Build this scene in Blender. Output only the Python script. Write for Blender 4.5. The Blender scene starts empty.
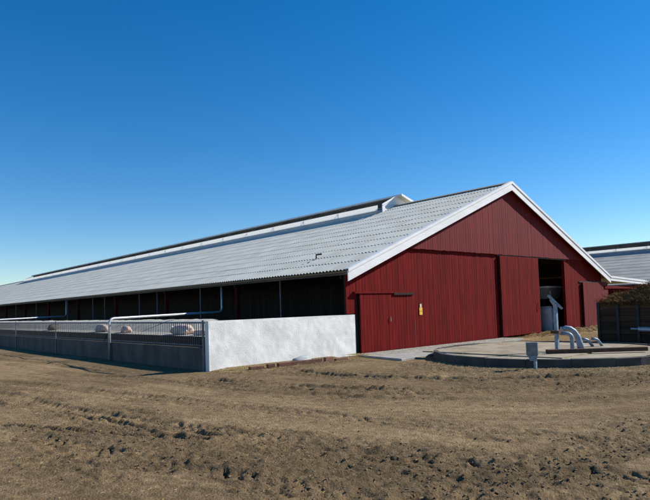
import bpy, bmesh, math, random
import numpy as np
from mathutils import Vector, Matrix
random.seed(7); rng = np.random.default_rng(7)
S = bpy.context.scene; C = S.collection

# ------------------------------------------------------------------ camera
cam = bpy.data.cameras.new('camera'); co = bpy.data.objects.new('camera', cam); C.objects.link(co)
R_ = Vector((0.74360399, -0.66785609, -0.0319586)); U_ = Vector((-0.00792692, -0.0566003, 0.99836545)); F_ = Vector((0.66857331, 0.7421352, 0.04738225))
CAM = Vector((-13.986, -13.992, 1.70))
m = Matrix((R_, U_, -F_)).transposed().to_4x4(); m.translation = CAM; co.matrix_world = m
cam.sensor_width = 36; cam.lens = 566.2 / 650 * 36; cam.shift_y = 30.0 / 650; cam.clip_end = 6000; cam.clip_start = .1
S.camera = co

# ------------------------------------------------------------------ sky and sun
SUN = Vector((2.05, -1.0, 1.6)).normalized()
w = bpy.data.worlds.new('World'); S.world = w; w.use_nodes = True
nt = w.node_tree; sky = nt.nodes.new('ShaderNodeTexSky'); sky.sky_type = 'NISHITA'; sky.sun_disc = False
sky.sun_elevation = math.asin(SUN.z); sky.sun_rotation = math.atan2(SUN.x, SUN.y)
sky.air_density = 1.0; sky.dust_density = 0.0; sky.ozone_density = 3.0; sky.altitude = 100
hs = nt.nodes.new('ShaderNodeHueSaturation'); hs.inputs['Saturation'].default_value = 1.4
bg = nt.nodes['Background']; bg.inputs[1].default_value = 0.096
tn = nt.nodes.new('ShaderNodeMix'); tn.data_type = 'RGBA'; tn.blend_type = 'MULTIPLY'; tn.inputs['Factor'].default_value = 1; tn.inputs['B'].default_value = (.92, .94, 1.0, 1)
nt.links.new(sky.outputs[0], hs.inputs['Color']); nt.links.new(hs.outputs[0], tn.inputs['A']); nt.links.new(tn.outputs['Result'], bg.inputs[0])
sl = bpy.data.lights.new('sun', 'SUN'); so = bpy.data.objects.new('sun', sl); C.objects.link(so)
sl.energy = 4.6; sl.angle = math.radians(.53); sl.color = (1, .95, .87)
so.rotation_mode = 'QUATERNION'; so.rotation_quaternion = SUN.to_track_quat('Z', 'Y')
S.view_settings.view_transform = 'Standard'; S.view_settings.look = 'None'; S.view_settings.gamma = 1; S.view_settings.exposure = 0.52
S.render.engine = 'CYCLES'

# ------------------------------------------------------------------ materials
def mat(name, c1, c2=None, scale=4, rough=.8, metal=0, bump=0, bscale=40, stretch=(1, 1, 1), rnd=0., lo=.35, hi=.65,
        c3=None, s3=20, lo3=.6, hi3=.7, st3=(1, 1, 1), attr=None, spec=.3, bdist=.02):
    M = bpy.data.materials.new(name); M.use_nodes = True; t = M.node_tree; N = t.nodes; L = t.links
    b = N['Principled BSDF']; b.inputs['Roughness'].default_value = rough; b.inputs['Metallic'].default_value = metal
    b.inputs['Specular IOR Level'].default_value = spec
    tc = N.new('ShaderNodeTexCoord'); oi = N.new('ShaderNodeObjectInfo')
    ofs = N.new('ShaderNodeVectorMath'); ofs.operation = 'ADD'; L.new(tc.outputs['Object'], ofs.inputs[0])
    mu = N.new('ShaderNodeMath'); mu.operation = 'MULTIPLY'; mu.inputs[1].default_value = 57.0 if rnd else 0.; L.new(oi.outputs['Random'], mu.inputs[0]); L.new(mu.outputs[0], ofs.inputs[1])
    def noise(sc, st, det=6):
        mp = N.new('ShaderNodeMapping'); mp.inputs['Scale'].default_value = st; L.new(ofs.outputs[0], mp.inputs[0])
        n = N.new('ShaderNodeTexNoise'); n.inputs['Scale'].default_value = sc; n.inputs['Detail'].default_value = det; n.inputs['Roughness'].default_value = .6; L.new(mp.outputs[0], n.inputs['Vector']); return n.outputs['Fac']
    def rng_(src, a, z):
        r = N.new('ShaderNodeMapRange'); r.interpolation_type = 'SMOOTHSTEP'; r.inputs['From Min'].default_value = a; r.inputs['From Max'].default_value = z; L.new(src, r.inputs['Value']); return r.outputs[0]
    def mix(f, a, bb, mode='MIX'):
        x = N.new('ShaderNodeMix'); x.data_type = 'RGBA'; x.blend_type = mode
        for s, v in ((x.inputs['Factor'], f), (x.inputs['A'], a), (x.inputs['B'], bb)):
            if hasattr(v, 'links'): L.new(v, s)
            elif isinstance(v, (int, float)): s.default_value = v
            else: s.default_value = (*v, 1)
        return x.outputs['Result']
    if attr:
        a = N.new('ShaderNodeAttribute'); a.attribute_name = attr; col = a.outputs['Color']
        if c2: col = mix(rng_(noise(scale, stretch), lo, hi), col, mix(1., col, c2, 'MULTIPLY'))
    else:
        col = mix(rng_(noise(scale, stretch), lo, hi), c1, c2 or c1)
    if c3: col = mix(rng_(noise(s3, st3), lo3, hi3), col, c3)
    if rnd:
        h = N.new('ShaderNodeHueSaturation'); r = N.new('ShaderNodeMapRange'); r.inputs['To Min'].default_value = 1 - rnd; r.inputs['To Max'].default_value = 1 + rnd
        L.new(oi.outputs['Random'], r.inputs['Value']); L.new(r.outputs[0], h.inputs['Value']); L.new(col, h.inputs['Color']); col = h.outputs[0]
    L.new(col, b.inputs['Base Color'])
    if bump:
        bp = N.new('ShaderNodeBump'); bp.inputs['Strength'].default_value = bump; bp.inputs['Distance'].default_value = bdist; L.new(noise(bscale, stretch, 8), bp.inputs['Height']); L.new(bp.outputs[0], b.inputs['Normal'])
    return M
GRAIN = (1, 1, .06)
M = dict(
 red=mat('red_paint', (.175, .0095, .0085), (.1, .0065, .006), 14, .75, bump=.35, bscale=40, stretch=GRAIN, rnd=.11, c3=(.42, .2, .17), s3=22, lo3=.7, hi3=.8, st3=(1, 1, .2), spec=.06),
 red2=mat('red_paint_faded', (.17, .0155, .017), (.115, .011, .0125), 14, .75, bump=.3, bscale=40, stretch=GRAIN, rnd=.09, c3=(.27, .11, .11), s3=30, lo3=.7, hi3=.84, st3=(1, 1, .12), spec=.15),
 redpost=mat('shaded_red_timber', (.075, .008, .008), (.05, .006, .006), 9, .85, bump=.3, stretch=GRAIN, spec=.1),  # red at half strength: shade of the side opening put into the colour
 white=mat('white_paint', (.8, .8, .79), (.7, .7, .69), 3, .6, bump=.1, bscale=25, stretch=(.3, .3, 1), c3=(.5, .47, .42), s3=8, lo3=.66, hi3=.85),
 render=mat('white_roughcast', (.8, .79, .76), (.68, .67, .64), 1.6, .95, bump=.45, bscale=26, c3=(.46, .44, .4), s3=3.5, lo3=.62, hi3=.85),
 fcem=mat('fibre_cement', (.54, .545, .49), (.46, .465, .415), 1.1, .85, bump=.1, bscale=60, rnd=.05, c3=(.28, .265, .23), s3=2.2, lo3=.66, hi3=.9),
 fcem2=mat('fibre_cement_weathered', (.36, .36, .335), (.28, .28, .26), .5, .85, bump=.1, bscale=60, c3=(.55, .55, .54), s3=.35, lo3=.66, hi3=.72),
 concrete=mat('concrete', (.36, .345, .31), (.27, .255, .23), 2.2, .9, bump=.5, bscale=30, c3=(.16, .14, .115), s3=4, lo3=.6, hi3=.8),
 shadeconc=mat('shaded_concrete', (.12, .108, .094), (.075, .068, .06), 1.6, .9, bump=.6, bscale=25, stretch=(1, 1, .4), c3=(.05, .045, .04), s3=3, lo3=.55, hi3=.75, st3=(1, 1, .25)),  # concrete with the wall's shade worked into a darker base colour
 paleconc=mat('pale_concrete', (.5, .475, .41), (.38, .36, .3), 2.5, .9, bump=.5, bscale=25, c3=(.3, .26, .2), s3=5, lo3=.6, hi3=.75),
 shaderim=mat('shaded_rim_concrete', (.075, .072, .068), (.045, .043, .04), 2, .85, bump=.5, bscale=25),  # rim colour darkened for its shaded face and black edging
 galv=mat('galvanised_steel', (.5, .53, .56), (.38, .41, .44), 14, .5, metal=.55, bump=.08, bscale=30),
 steel=mat('shaded_weathered_steel', (.14, .16, .18), (.09, .1, .115), 10, .6, metal=.3, bump=.15, bscale=25, c3=(.2, .11, .06), s3=7, lo3=.62, hi3=.75),  # galvanised tone darkened for unlit posts and rails, plus rust patches
 bluesteel=mat('blue_grey_steel', (.27, .34, .41), (.18, .23, .28), 9, .55, metal=.3, bump=.15, bscale=25, c3=(.17, .12, .09), s3=7, lo3=.64, hi3=.78),
 boxgrey=mat('grey_enamel', (.24, .25, .25), (.17, .175, .17), 6, .6, bump=.15, bscale=25, c3=(.12, .08, .05), s3=9, lo3=.64, hi3=.75),
 rust=mat('rusty_steel', (.10, .055, .035), (.06, .035, .025), 9, .85, bump=.5, bscale=35),
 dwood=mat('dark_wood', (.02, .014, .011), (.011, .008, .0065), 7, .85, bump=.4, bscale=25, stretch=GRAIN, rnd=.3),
 twood=mat('trailer_wood', (.075, .042, .022), (.036, .022, .013), 7, .85, bump=.5, bscale=22, stretch=(1, .08, 1), rnd=.35),
 rafter=mat('bare_timber', (.3, .21, .12), (.2, .14, .08), 6, .85, bump=.3, bscale=25, stretch=(.1, 1, 1)),
 eave=mat('weathered_eave_timber', (.12, .1, .08), (.07, .06, .05), 6, .9, bump=.3, bscale=25, stretch=(1, .1, 1)),
 yardkerb=mat('shaded_kerb', (.045, .04, .036), (.025, .022, .02), 3, .9, bump=.4, bscale=20),  # near-black colour carries the shade of the kerb face
 dirtconc=mat('dirty_concrete', (.36, .305, .215), (.24, .195, .13), 1.1, .95, bump=.6, bscale=30, c3=(.37, .36, .34), s3=.9, lo3=.58, hi3=.7),
 tan=mat('weathered_ridge_tile', (.4, .36, .28), (.3, .27, .21), 3, .9, bump=.3),
 rubber=mat('black_rubber', (.02, .02, .02), (.03, .028, .026), 6, .9, bump=.3),
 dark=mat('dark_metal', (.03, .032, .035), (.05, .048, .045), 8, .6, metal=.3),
 yellow=mat('yellow_enamel', (.78, .5, .04), (.7, .44, .05), 12, .45, spec=.5),
 cream=mat('cream_enamel', (.7, .66, .4), (.62, .58, .36), 12, .5),
 plastic=mat('grey_plastic', (.36, .38, .39), (.28, .295, .305), 6, .55),
 pink=mat('pig_skin', (.8, .6, .49), (.7, .48, .38), 6, .7, bump=.2, bscale=40, c3=(.3, .22, .16), s3=4, lo3=.62, hi3=.75),
 greypig=mat('pig_skin_dark', (.16, .13, .12), (.1, .085, .08), 6, .75, bump=.2, bscale=40),
 straw=mat('straw', (.3, .19, .075), (.19, .115, .045), 3, .9, bump=.9, bscale=22, c3=(.42, .3, .14), s3=16, lo3=.55, hi3=.7),
 paleStraw=mat('pale_straw', (.48, .36, .17), (.36, .25, .1), 3, .9, c3=(.6, .5, .3), s3=9, lo3=.55, hi3=.7),
 manure=mat('manure_straw', (.26, .125, .03), (.11, .055, .018), 2.2, .95, bump=.8, bscale=20, c3=(.36, .22, .07), s3=14, lo3=.56, hi3=.72),
 brick=mat('red_timber', (.2, .09, .06), (.13, .065, .045), 7, .9, bump=.5, bscale=25, rnd=.3, c3=(.3, .24, .2), s3=10, lo3=.58, hi3=.7),
 clod=mat('soil_clod', (.22, .153, .087), (.15, .105, .06), 2, 1., bump=.5, bscale=50, spec=.1),
 soil=mat('soil', (.2, .15, .1), (.68, .66, .62), 7, 1., bump=1., bscale=38, bdist=.05, attr='tint', c3=(.4, .31, .19), s3=70, lo3=.64, hi3=.72, spec=.1),
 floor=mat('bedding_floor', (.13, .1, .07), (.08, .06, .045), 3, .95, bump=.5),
)

# ------------------------------------------------------------------ helpers
def link(name, me, material=None, parent=None, label=None, cat=None, group=None, kind=None, loc=None, smooth=False):
    o = bpy.data.objects.new(name, me); C.objects.link(o)
    if material is not None and me is not None and not me.materials: me.materials.append(M[material])
    if parent is not None: o.parent = parent
    if loc is not None: o.location = loc
    for k, v in (('label', label), ('category', cat), ('group', group), ('kind', kind)):
        if v: o[k] = v
    if smooth:
        for f in me.polygons: f.use_smooth = True
    return o
def thing(name, label, cat, loc=(0, 0, 0), group=None, rz=0):
    o = link(name, None, None, None, label, cat, group, loc=loc); o.rotation_euler.z = rz; o.empty_display_size = .3; return o
class MB:
    def __init__(s): s.v = []; s.f = []
    def add(s, v, f):
        n = len(s.v); s.v += [tuple(a) for a in v]; s.f += [tuple(i + n for i in q) for q in f]; return s
    def box(s, a, b):
        (x0, y0, z0), (x1, y1, z1) = a, b
        return s.hexa([(x0, y0, z0), (x1, y0, z0), (x1, y1, z0), (x0, y1, z0), (x0, y0, z1), (x1, y0, z1), (x1, y1, z1), (x0, y1, z1)])
    def hexa(s, v): return s.add(v, [(0, 3, 2, 1), (4, 5, 6, 7), (0, 1, 5, 4), (1, 2, 6, 5), (2, 3, 7, 6), (3, 0, 4, 7)])
    def beam(s, p, q, wd, ht, up=(0, 0, 1)):
        p = Vector(p); q = Vector(q); d = (q - p).normalized(); u = Vector(up); r = d.cross(u).normalized() * wd / 2; u = r.cross(d).normalized() * ht / 2
        return s.hexa([p - r - u, p + r - u, q + r - u, q - r - u, p - r + u, p + r + u, q + r + u, q - r + u])
    def tube(s, pts, r, n=10, cap=True):
        pts = [Vector(a) for a in pts]; rs = r if isinstance(r, (list, tuple)) else [r] * len(pts)
        base = len(s.v); prev = None
        for i, p in enumerate(pts):
            d = (pts[min(i + 1, len(pts) - 1)] - pts[max(i - 1, 0)]).normalized()
            if prev is None: a = d.orthogonal().normalized()
            else: a = (prev - d * prev.dot(d)).normalized()
            prev = a; b = d.cross(a)
            for k in range(n):
                t = 2 * math.pi * k / n; s.v.append(tuple(p + (a * math.cos(t) + b * math.sin(t)) * rs[i]))
        for i in range(len(pts) - 1):
            for k in range(n):
                a0 = base + i * n + k; a1 = base + i * n + (k + 1) % n; s.f.append((a0, a1, a1 + n, a0 + n))
        if cap: s.f.append(tuple(base + k for k in range(n))[::-1]); s.f.append(tuple(base + (len(pts) - 1) * n + k for k in range(n)))
        return s
    def prism(s, poly, axis, a, b):
        # polygon in the two other axes, extruded along axis from a to b
        def mk(p, t):
            l = list(p); l.insert(axis, t); return tuple(l)
        n = len(poly); v = [mk(p, a) for p in poly] + [mk(p, b) for p in poly]
        return s.add(v, [tuple(range(n)), tuple(range(2 * n - 1, n - 1, -1))] + [(i, i + n, (i + 1) % n + n, (i + 1) % n) for i in range(n)])
    def mesh(s, name='mesh', fix=True):
        me = bpy.data.meshes.new(name); me.from_pydata(s.v, [], s.f)
        if fix:
            bm = bmesh.new(); bm.from_mesh(me); bmesh.ops.recalc_face_normals(bm, faces=bm.faces); bm.to_mesh(me); bm.free()
        return me
    def build(s, name, material, parent=None, smooth=False, **k): return link(name, s.mesh(name), material, parent, smooth=smooth, **k)
def bend(pts, rad=.15, n=5):
    # round the inner corners of a polyline
    P = [Vector(p) for p in pts]; out = [P[0]]
    for i in range(1, len(P) - 1):
        a = (P[i - 1] - P[i]); b = (P[i + 1] - P[i]); r = min(rad, a.length * .45, b.length * .45)
        p0 = P[i] + a.normalized() * r; p1 = P[i] + b.normalized() * r
        for k in range(n + 1):
            t = k / n; out.append(p0 * (1 - t) ** 2 + P[i] * 2 * t * (1 - t) + p1 * t * t)
    return out + [P[-1]]
def bevel(o, wd=.01, seg=1):
    b = o.modifiers.new('bevel', 'BEVEL'); b.width = wd; b.segments = seg; b.limit_method = 'ANGLE'; return o

# ------------------------------------------------------------------ ground: one sheet to the horizon
def h2(ix, iy, seed):
    n = (ix.astype(np.int64) * 374761393 + iy.astype(np.int64) * 668265263 + seed * 974634) & 0x7fffffff
    n = ((n ^ (n >> 13)) * 1274126177) & 0x7fffffff; return ((n ^ (n >> 16)) & 0xffff) / 65535.
def vn(x, y, s, seed):
    x = x / s; y = y / s; ix = np.floor(x); iy = np.floor(y); fx = x - ix; fy = y - iy; fx = fx * fx * (3 - 2 * fx); fy = fy * fy * (3 - 2 * fy)
    a = h2(ix, iy, seed); b = h2(ix + 1, iy, seed); c = h2(ix, iy + 1, seed); d = h2(ix + 1, iy + 1, seed)
    return (a * (1 - fx) + b * fx) * (1 - fy) + (c * (1 - fx) + d * fx) * fy - .5
def sst(a, b, x): t = np.clip((x - a) / (b - a), 0, 1); return t * t * (3 - 2 * t)
TR = [  # wheel tracks: points on the ground, width, rut depth, lug depth
 ([(-11.24, 1.22), (-10.53, -3.64), (-9.95, -6.79), (-9.43, -8.92), (-8.78, -10.56), (-8.04, -12.2)], .52, .03, .05),
 ([(-10.6, 4.75), (-9.25, -2.23), (-8.3, -6.47), (-7.52, -8.93), (-7.08, -10.6), (-6.7, -11.81)], .5, .02, .032),
 ([(-6.81, -1.95), (-5.96, -5.13), (-4.65, -7.21), (-2.97, -8.64), (-0.61, -10.25)], .42, .05, .03),
 ([(-9.38, 11.54), (-8.09, 0.62), (-7.32, -4.18), (-6.15, -7.2), (-4.71, -9.12), (-2.77, -10.84)], .5, .035, .012),
 ([(-12.17, -3.91), (-11.36, -6.83), (-10.79, -8.89), (-10.51, -10.11), (-10.43, -11.07)], .45, .02, .04),
 ([(-4.44, -2.29), (-3.77, -5.17), (-2.68, -7.14), (-1.39, -8.77), (0.36, -10.18)], .4, .06, .03),
 ([(-8.65, 15.56), (-7.65, 3.23), (-7.22, -1.96), (-6.52, -4.83)], .5, .04, .01),
 ([(-10.07, -10.79), (-8.94, -11.1), (-7.64, -11.32), (-5.45, -11.57)], .45, .02, .045),
 ([(-6.68, -5.92), (-5.71, -6.83), (-4.53, -7.82), (-3.1, -8.7), (-.91, -9.79)], .16, .075, 0.),
 ([(-11.47, -.52), (-10.83, -2.96), (-10.38, -5.41), (-9.81, -7.34)], .16, .06, 0.),
 ([(-11.8, -3.79), (-11.22, -4.84), (-10.68, -6.12), (-10.2, -7.23)], .12, .05, 0.)]
def polyd(x, y, pts):
    # smooth the polyline, then signed distance and arc length of the nearest point
    P = np.array(pts, float)
    for _ in range(2):
        Q = [P[0]]
        for a, b in zip(P[:-1], P[1:]): Q += [a * .75 + b * .25, a * .25 + b * .75]
        Q.append(P[-1]); P = np.array(Q)
    best = np.full(x.shape, 1e9); sd = np.zeros_like(x); sa = np.zeros_like(x); s0 = 0.
    for a, b in zip(P[:-1], P[1:]):
        d = b - a; l = np.hypot(*d)
        if l < 1e-6: continue
        d = d / l; t = np.clip((x - a[0]) * d[0] + (y - a[1]) * d[1], 0, l)
        dx = x - a[0] - t * d[0]; dy = y - a[1] - t * d[1]; q = dx * dx + dy * dy; k = q < best
        best = np.where(k, q, best); sd = np.where(k, np.sign(d[0] * dy - d[1] * dx) * np.sqrt(q), sd); sa = np.where(k, s0 + t, sa); s0 += l
    return sd, sa
def bil(x, y, s_, seed): return np.abs(vn(x, y, s_, seed)) * 2
def foot_zone(x, y):
    # rough, unswept margin along the white wall, the slab and the pit rim
    d = np.minimum(np.hypot(x - 2.62, y + 5.58) - 3.42, np.where(x > -5.8, -y - .35, 9.) + np.where(x > 2.6, 9, 0)) + vn(x, y, .9, 215) * .5
    return (1 - sst(1.0, 1.9, d)) * sst(.0, .35, d) * (y < -.3)
def churn(x, y):
    m_ = np.zeros_like(x)
    for i, wd, am in ((0, 1.1, 1.), (4, 1.0, .95), (7, 1.2, 1.), (1, .55, .6), (2, .9, .8), (5, 1.1, .9)):
        sd, sa = polyd(x, y, TR[i][0]); m_ = np.maximum(m_, am * (1 - sst(wd * .45, wd, np.abs(sd + vn(x, y, 1.4, 200 + i) * .5))))
    m_ = m_ * sst(-.34, .02, vn(x, y, 1.9, 210) + .5 * vn(x, y, .6, 211))
    return np.maximum(m_, foot_zone(x, y) * .85)
def ground_z(x, y):
    far = sst(30, 70, np.hypot(x + 6, y + 4)); ch = churn(x, y)
    z = vn(x, y, 4.2, 1) * .09 + vn(x, y, 1.3, 2) * .035
    am = .22 + 1.05 * ch
    z = z + am * (bil(x, y, .23, 3) * .022 + bil(x, y, .11, 4) * .026 + bil(x, y, .062, 5) * .02 - .03) + vn(x, y, .034, 6) * .009
    sd, sa = polyd(x, y, TR[3][0]); st = sst(-.3, .15, vn(x, y, 1.7, 122)) * (1 - .5 * ch)
    z = z + (vn(sd, sa * .07, .05, 120) * .013 + vn(sd, sa * .12, .12, 121) * .018) * st
    for i, (pts, wd, rut, lug) in enumerate(TR):
        sd, sa = polyd(x, y, pts); sd = sd + vn(sa, sa * 0, 1.1, 60 + i) * .16
        a = np.abs(sd); inside = 1 - sst(wd * .42, wd * .58, a); berm = np.exp(-((a - wd * .68) / .09) ** 2)
        brk = sst(-.25, .15, vn(x, y, .9, 20 + i) + .1)
        sa2 = sa + vn(x, y, .5, 30 + i) * .09; ph = (sa2 + a * 1.05 + (sd > 0) * .09) / .2; fr = ph - np.floor(ph)
        lugs = sst(.0, .08, fr) * (1 - sst(.16, .5, fr)) * sst(.02, .05, a) * sst(-.12, .12, vn(x, y, .2, 35 + i))
        z = z - inside * (rut * (.3 + .5 * brk) + lug * .95 * lugs * brk * (.5 + 1.2 * np.clip(vn(x, y, .3, 40 + i) + .4, 0, 1))) + berm * (rut * .5 + lug * .25) * brk * (.6 + vn(x, y, .17, 50 + i) * 1.6)
    calm = np.where((x > -7.2) & (y > -.9), .25, 1.) * (1 - sst(.0, .8, 3.9 - np.hypot(x - 2.62, y + 5.58)) * .92)
    z = z * calm * (1 - far * .6) - .008
    z = z + .06 * sst(-.9, -.1, y) * (1 - sst(-.1, .3, y)) * sst(-6, -5.2, x) * (1 - sst(-.4, 0, x))
    z = np.where((x > -5.9) & (y > .05), np.minimum(z, -.02), z)
    slab = (x > -1.3) & (x < 4.6) & (y > -3.2); z = np.where(slab, np.minimum(z, -.015), z)
    return z
def axis(fn, start, end):
    L = [start]
    while L[-1] < end: L.append(L[-1] + fn(L[-1]))
    return np.array(L)
up = axis(lambda q: .027 if q < 4.5 else (.027 + (q - 4.5) * .0075 if q < 15 else (q - 15) * .12 + .11), 0, 2500)
us = np.concatenate([-up[:0:-1], up])
vp = axis(lambda q: .022 if q < 7 else (.022 + (q - 7) * .0048 if q < 24 else .105 + (q - 24) * .12), 3.6, 3000)
vm = 3.6 - axis(lambda q: .1 + q * .12, 0, 1500)[1:]
vs = np.concatenate([vm[::-1], vp])
UU, VV = np.meshgrid(us, vs); rx, ry = .74398, -.66820; fx, fy = .66820, .74398
GX = CAM.x + UU * rx + VV * fx; GY = CAM.y + UU * ry + VV * fy; GZ = ground_z(GX, GY)
nr, nc = GX.shape
me = bpy.data.meshes.new('ground'); me.vertices.add(nr * nc); me.vertices.foreach_set('co', np.stack([GX, GY, GZ], -1).astype(np.float32).ravel())
i0 = (np.arange(nr - 1)[:, None] * nc + np.arange(nc - 1)[None, :]).ravel(); q = np.stack([i0, i0 + 1, i0 + nc + 1, i0 + nc], -1)
me.loops.add(q.size); me.loops.foreach_set('vertex_index', q.ravel().astype(np.int32)); me.polygons.add(len(q)); me.polygons.foreach_set('loop_start', (np.arange(len(q)) * 4).astype(np.int32))
me.update(calc_edges=True); me.validate()
# soil colour: pale dry crust, darker churned soil, straw-strewn margins
def tint(x, y):
    a = sst(-.28, .28, vn(x, y, 2.1, 70) + .6 * vn(x, y, .7, 71) + .35 * vn(x, y, .2, 72))
    dry = np.array([.34, .238, .13]); mid = np.array([.255, .175, .094]); drk = np.array([.15, .106, .06]); hay = np.array([.3, .2, .085])
    c = mid + (dry - mid) * a[..., None]
    sd, sa = polyd(x, y, TR[3][0]); tone = vn(sd, sa * .04, .42, 130) + .6 * vn(sd, sa * .05, .15, 131) + .4 * vn(sd, sa * .1, .06, 132)
    c = c * (1 + .34 * np.clip(tone, -.6, .6) * (1 - sst(12, 30, np.hypot(x + 6, y + 4))))[..., None]
    ch = churn(x, y) * (.45 + .55 * sst(-.3, .2, vn(x, y, .5, 74)))
    c = c + (drk - c) * (ch * .62)[..., None]
    edge = np.where(x < 0, 1 - sst(.3, 1.5, -y), 1 - sst(2.2, 3.6, -y)) * sst(-6.4, -5.7, x) * (y < .4)
    edge = edge * sst(-.4, .1, vn(x, y, .5, 75) + .25 * vn(x, y, .12, 76))
    c = c + (hay - c) * (edge * .8)[..., None]
    return c
col = tint(GX.ravel(), GY.ravel()); ca = me.color_attributes.new('tint', 'FLOAT_COLOR', 'POINT')
ca.data.foreach_set('color', np.concatenate([col, np.ones((len(col), 1))], 1).astype(np.float32).ravel())
g = link('ground', me, 'soil', kind='structure', smooth=True)
def gz(x, y): return float(ground_z(np.array([x], float), np.array([y], float))[0])

# ------------------------------------------------------------------ barn
W = 20.6235; XR = W / 2; OV = .589; ZE = 2.92; ZR = 7.227; SLOPE = (ZR - ZE) / (XR + OV); ANG = math.atan(SLOPE); LEN = 104.
CA, SA = math.cos(ANG), math.sin(ANG); SL = (XR + OV) / CA
def zr(x): return ZE + (x + OV) * SLOPE if x <= XR else ZR - (x - XR) * SLOPE
barn = thing('barn', 'long red timber barn with pale corrugated roof and ridge vent', 'barn')
PITCH = .177; NW = 6; SW = PITCH * NW; NROW = 12; ROW = SL / NROW
def sheet(per=6, lap=.13):
    n = NW * per; xs = np.linspace(0, SW, n + 1); zz = .024 * np.cos(2 * np.pi * xs / PITCH)
    v = []
    for (yy, lift) in ((0, .036), (ROW + lap, .014)):
        for x, z in zip(xs, zz): v.append((x, yy, z + lift))
    for dz in (-.012, 0):
        for x, z in zip(xs, zz): v.append((x, .0, z + .036 + dz))
    k = n + 1
    f = [(i, i + 1, i + 1 + k, i + k) for i in range(n)] + [(2 * k + i, 2 * k + i + 1, 3 * k + i + 1, 3 * k + i) for i in range(n)]
    return v, f
sv, sf = sheet(); shm = bpy.data.meshes.new('roof_sheet'); shm.from_pydata(sv, [], sf); shm.materials.append(M['fcem'])
for p_ in shm.polygons: p_.use_smooth = p_.index < NW * 6
Y0 = -.30
def sheet_mat(col, row, jit=True):
    d = row * ROW; m4 = Matrix(((0, CA, -SA, -OV + d * CA), (-1, 0, 0, Y0 + (col + 1) * SW), (0, SA, CA, ZE + d * SA), (0, 0, 0, 1)))
    return m4 @ Matrix.Diagonal((1, ROW / (ROW + .13) * .98, 1, 1)) if row == NROW - 1 else m4
def sheets_joined(name, cells, parent, material, xf=None):
    V = np.array(sv); F = np.array(sf); A = []; B = []; 
    for i, (c, r) in enumerate(cells):
        mm = np.array(sheet_mat(c, r)); A.append(V @ mm[:3, :3].T + mm[:3, 3] + rng.normal(0, .002, 3)); B.append(F + i * len(V))
    A = np.concatenate(A); B = np.concatenate(B)
    if xf is not None: A = xf(A)
    me = bpy.data.meshes.new(name); me.vertices.add(len(A)); me.vertices.foreach_set('co', A.astype(np.float32).ravel())
    me.loops.add(B.size); me.loops.foreach_set('vertex_index', B.ravel().astype(np.int32)); me.polygons.add(len(B)); me.polygons.foreach_set('loop_start', (np.arange(len(B)) * 4).astype(np.int32))
    me.update(calc_edges=True); return link(name, me, material, parent, kind='stuff', smooth=False)
NCOL = int((LEN + .3) / SW)
roof = MB()
# decking under the sheets: both slopes, as closed slabs
e0 = Y0 + .02; e1 = Y0 + NCOL * SW
roof.hexa([(-OV + .03, e0, ZE - .06), (XR, e0, ZR - .045), (XR, e1, ZR - .045), (-OV + .03, e1, ZE - .06), (-OV + .03, e0, ZE - .02), (XR, e0, ZR - .02), (XR, e1, ZR - .02), (-OV + .03, e1, ZE - .02)])
roof.hexa([(XR, e0, ZR - .045), (W + OV, e0, ZE - .06), (W + OV, e1, ZE - .06), (XR, e1, ZR - .045), (XR, e0, ZR - .02), (W + OV, e0, ZE - .02), (W + OV, e1, ZE - .02), (XR, e1, ZR - .02)])
roof = roof.build('roof', 'rafter', barn)
ncn = 300 // NROW
for c in range(ncn):
    for r in range(NROW):
        o = link('roof_sheet', shm, None, roof); mm = sheet_mat(c, r)
        mm = mm @ Matrix.Translation((random.gauss(0, .003), random.gauss(0, .006), random.gauss(0, .0015))); o.matrix_local = mm
sheets_joined('far_roof_sheets', [(c, r) for c in range(ncn, NCOL) for r in range(NROW)], roof, 'fcem')
sheets_joined('rear_roof_sheets', [(c, r) for c in range(NCOL) for r in range(NROW)][::1], roof, 'fcem', xf=lambda A: A * np.array([-1, 1, 1]) + np.array([W, 0, 0]))
# ridge capping
rc = MB(); rc.prism([(XR - .26, ZR - .103 + .075), (XR, ZR + .075), (XR + .26, ZR - .103 + .075), (XR + .26, ZR - .103 + .095), (XR, ZR + .098), (XR - .26, ZR - .103 + .095)], 1, Y0, e1); rc.build('ridge_capping', 'tan', roof)
# eave purlin seen under the sheet edge
MB().beam((-OV + .14, e0, ZE - .075), (-OV + .14, e1, ZE - .075), .07, .13).build('eave_purlin', 'eave', roof)
for k in range(1, 9):
    x = -OV + k * 1.2; MB().beam((x, e0 + .1, zr(x) - .13), (x, 40, zr(x) - .13), .07, .14).build('purlin', 'dwood', roof)
for k in range(9):
    y = .35 + 6.75 * k; MB().beam((-.35, y, zr(-.35) - .27), (XR, y, ZR - .27), .09, .2).build('rafter', 'dwood', roof)

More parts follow.
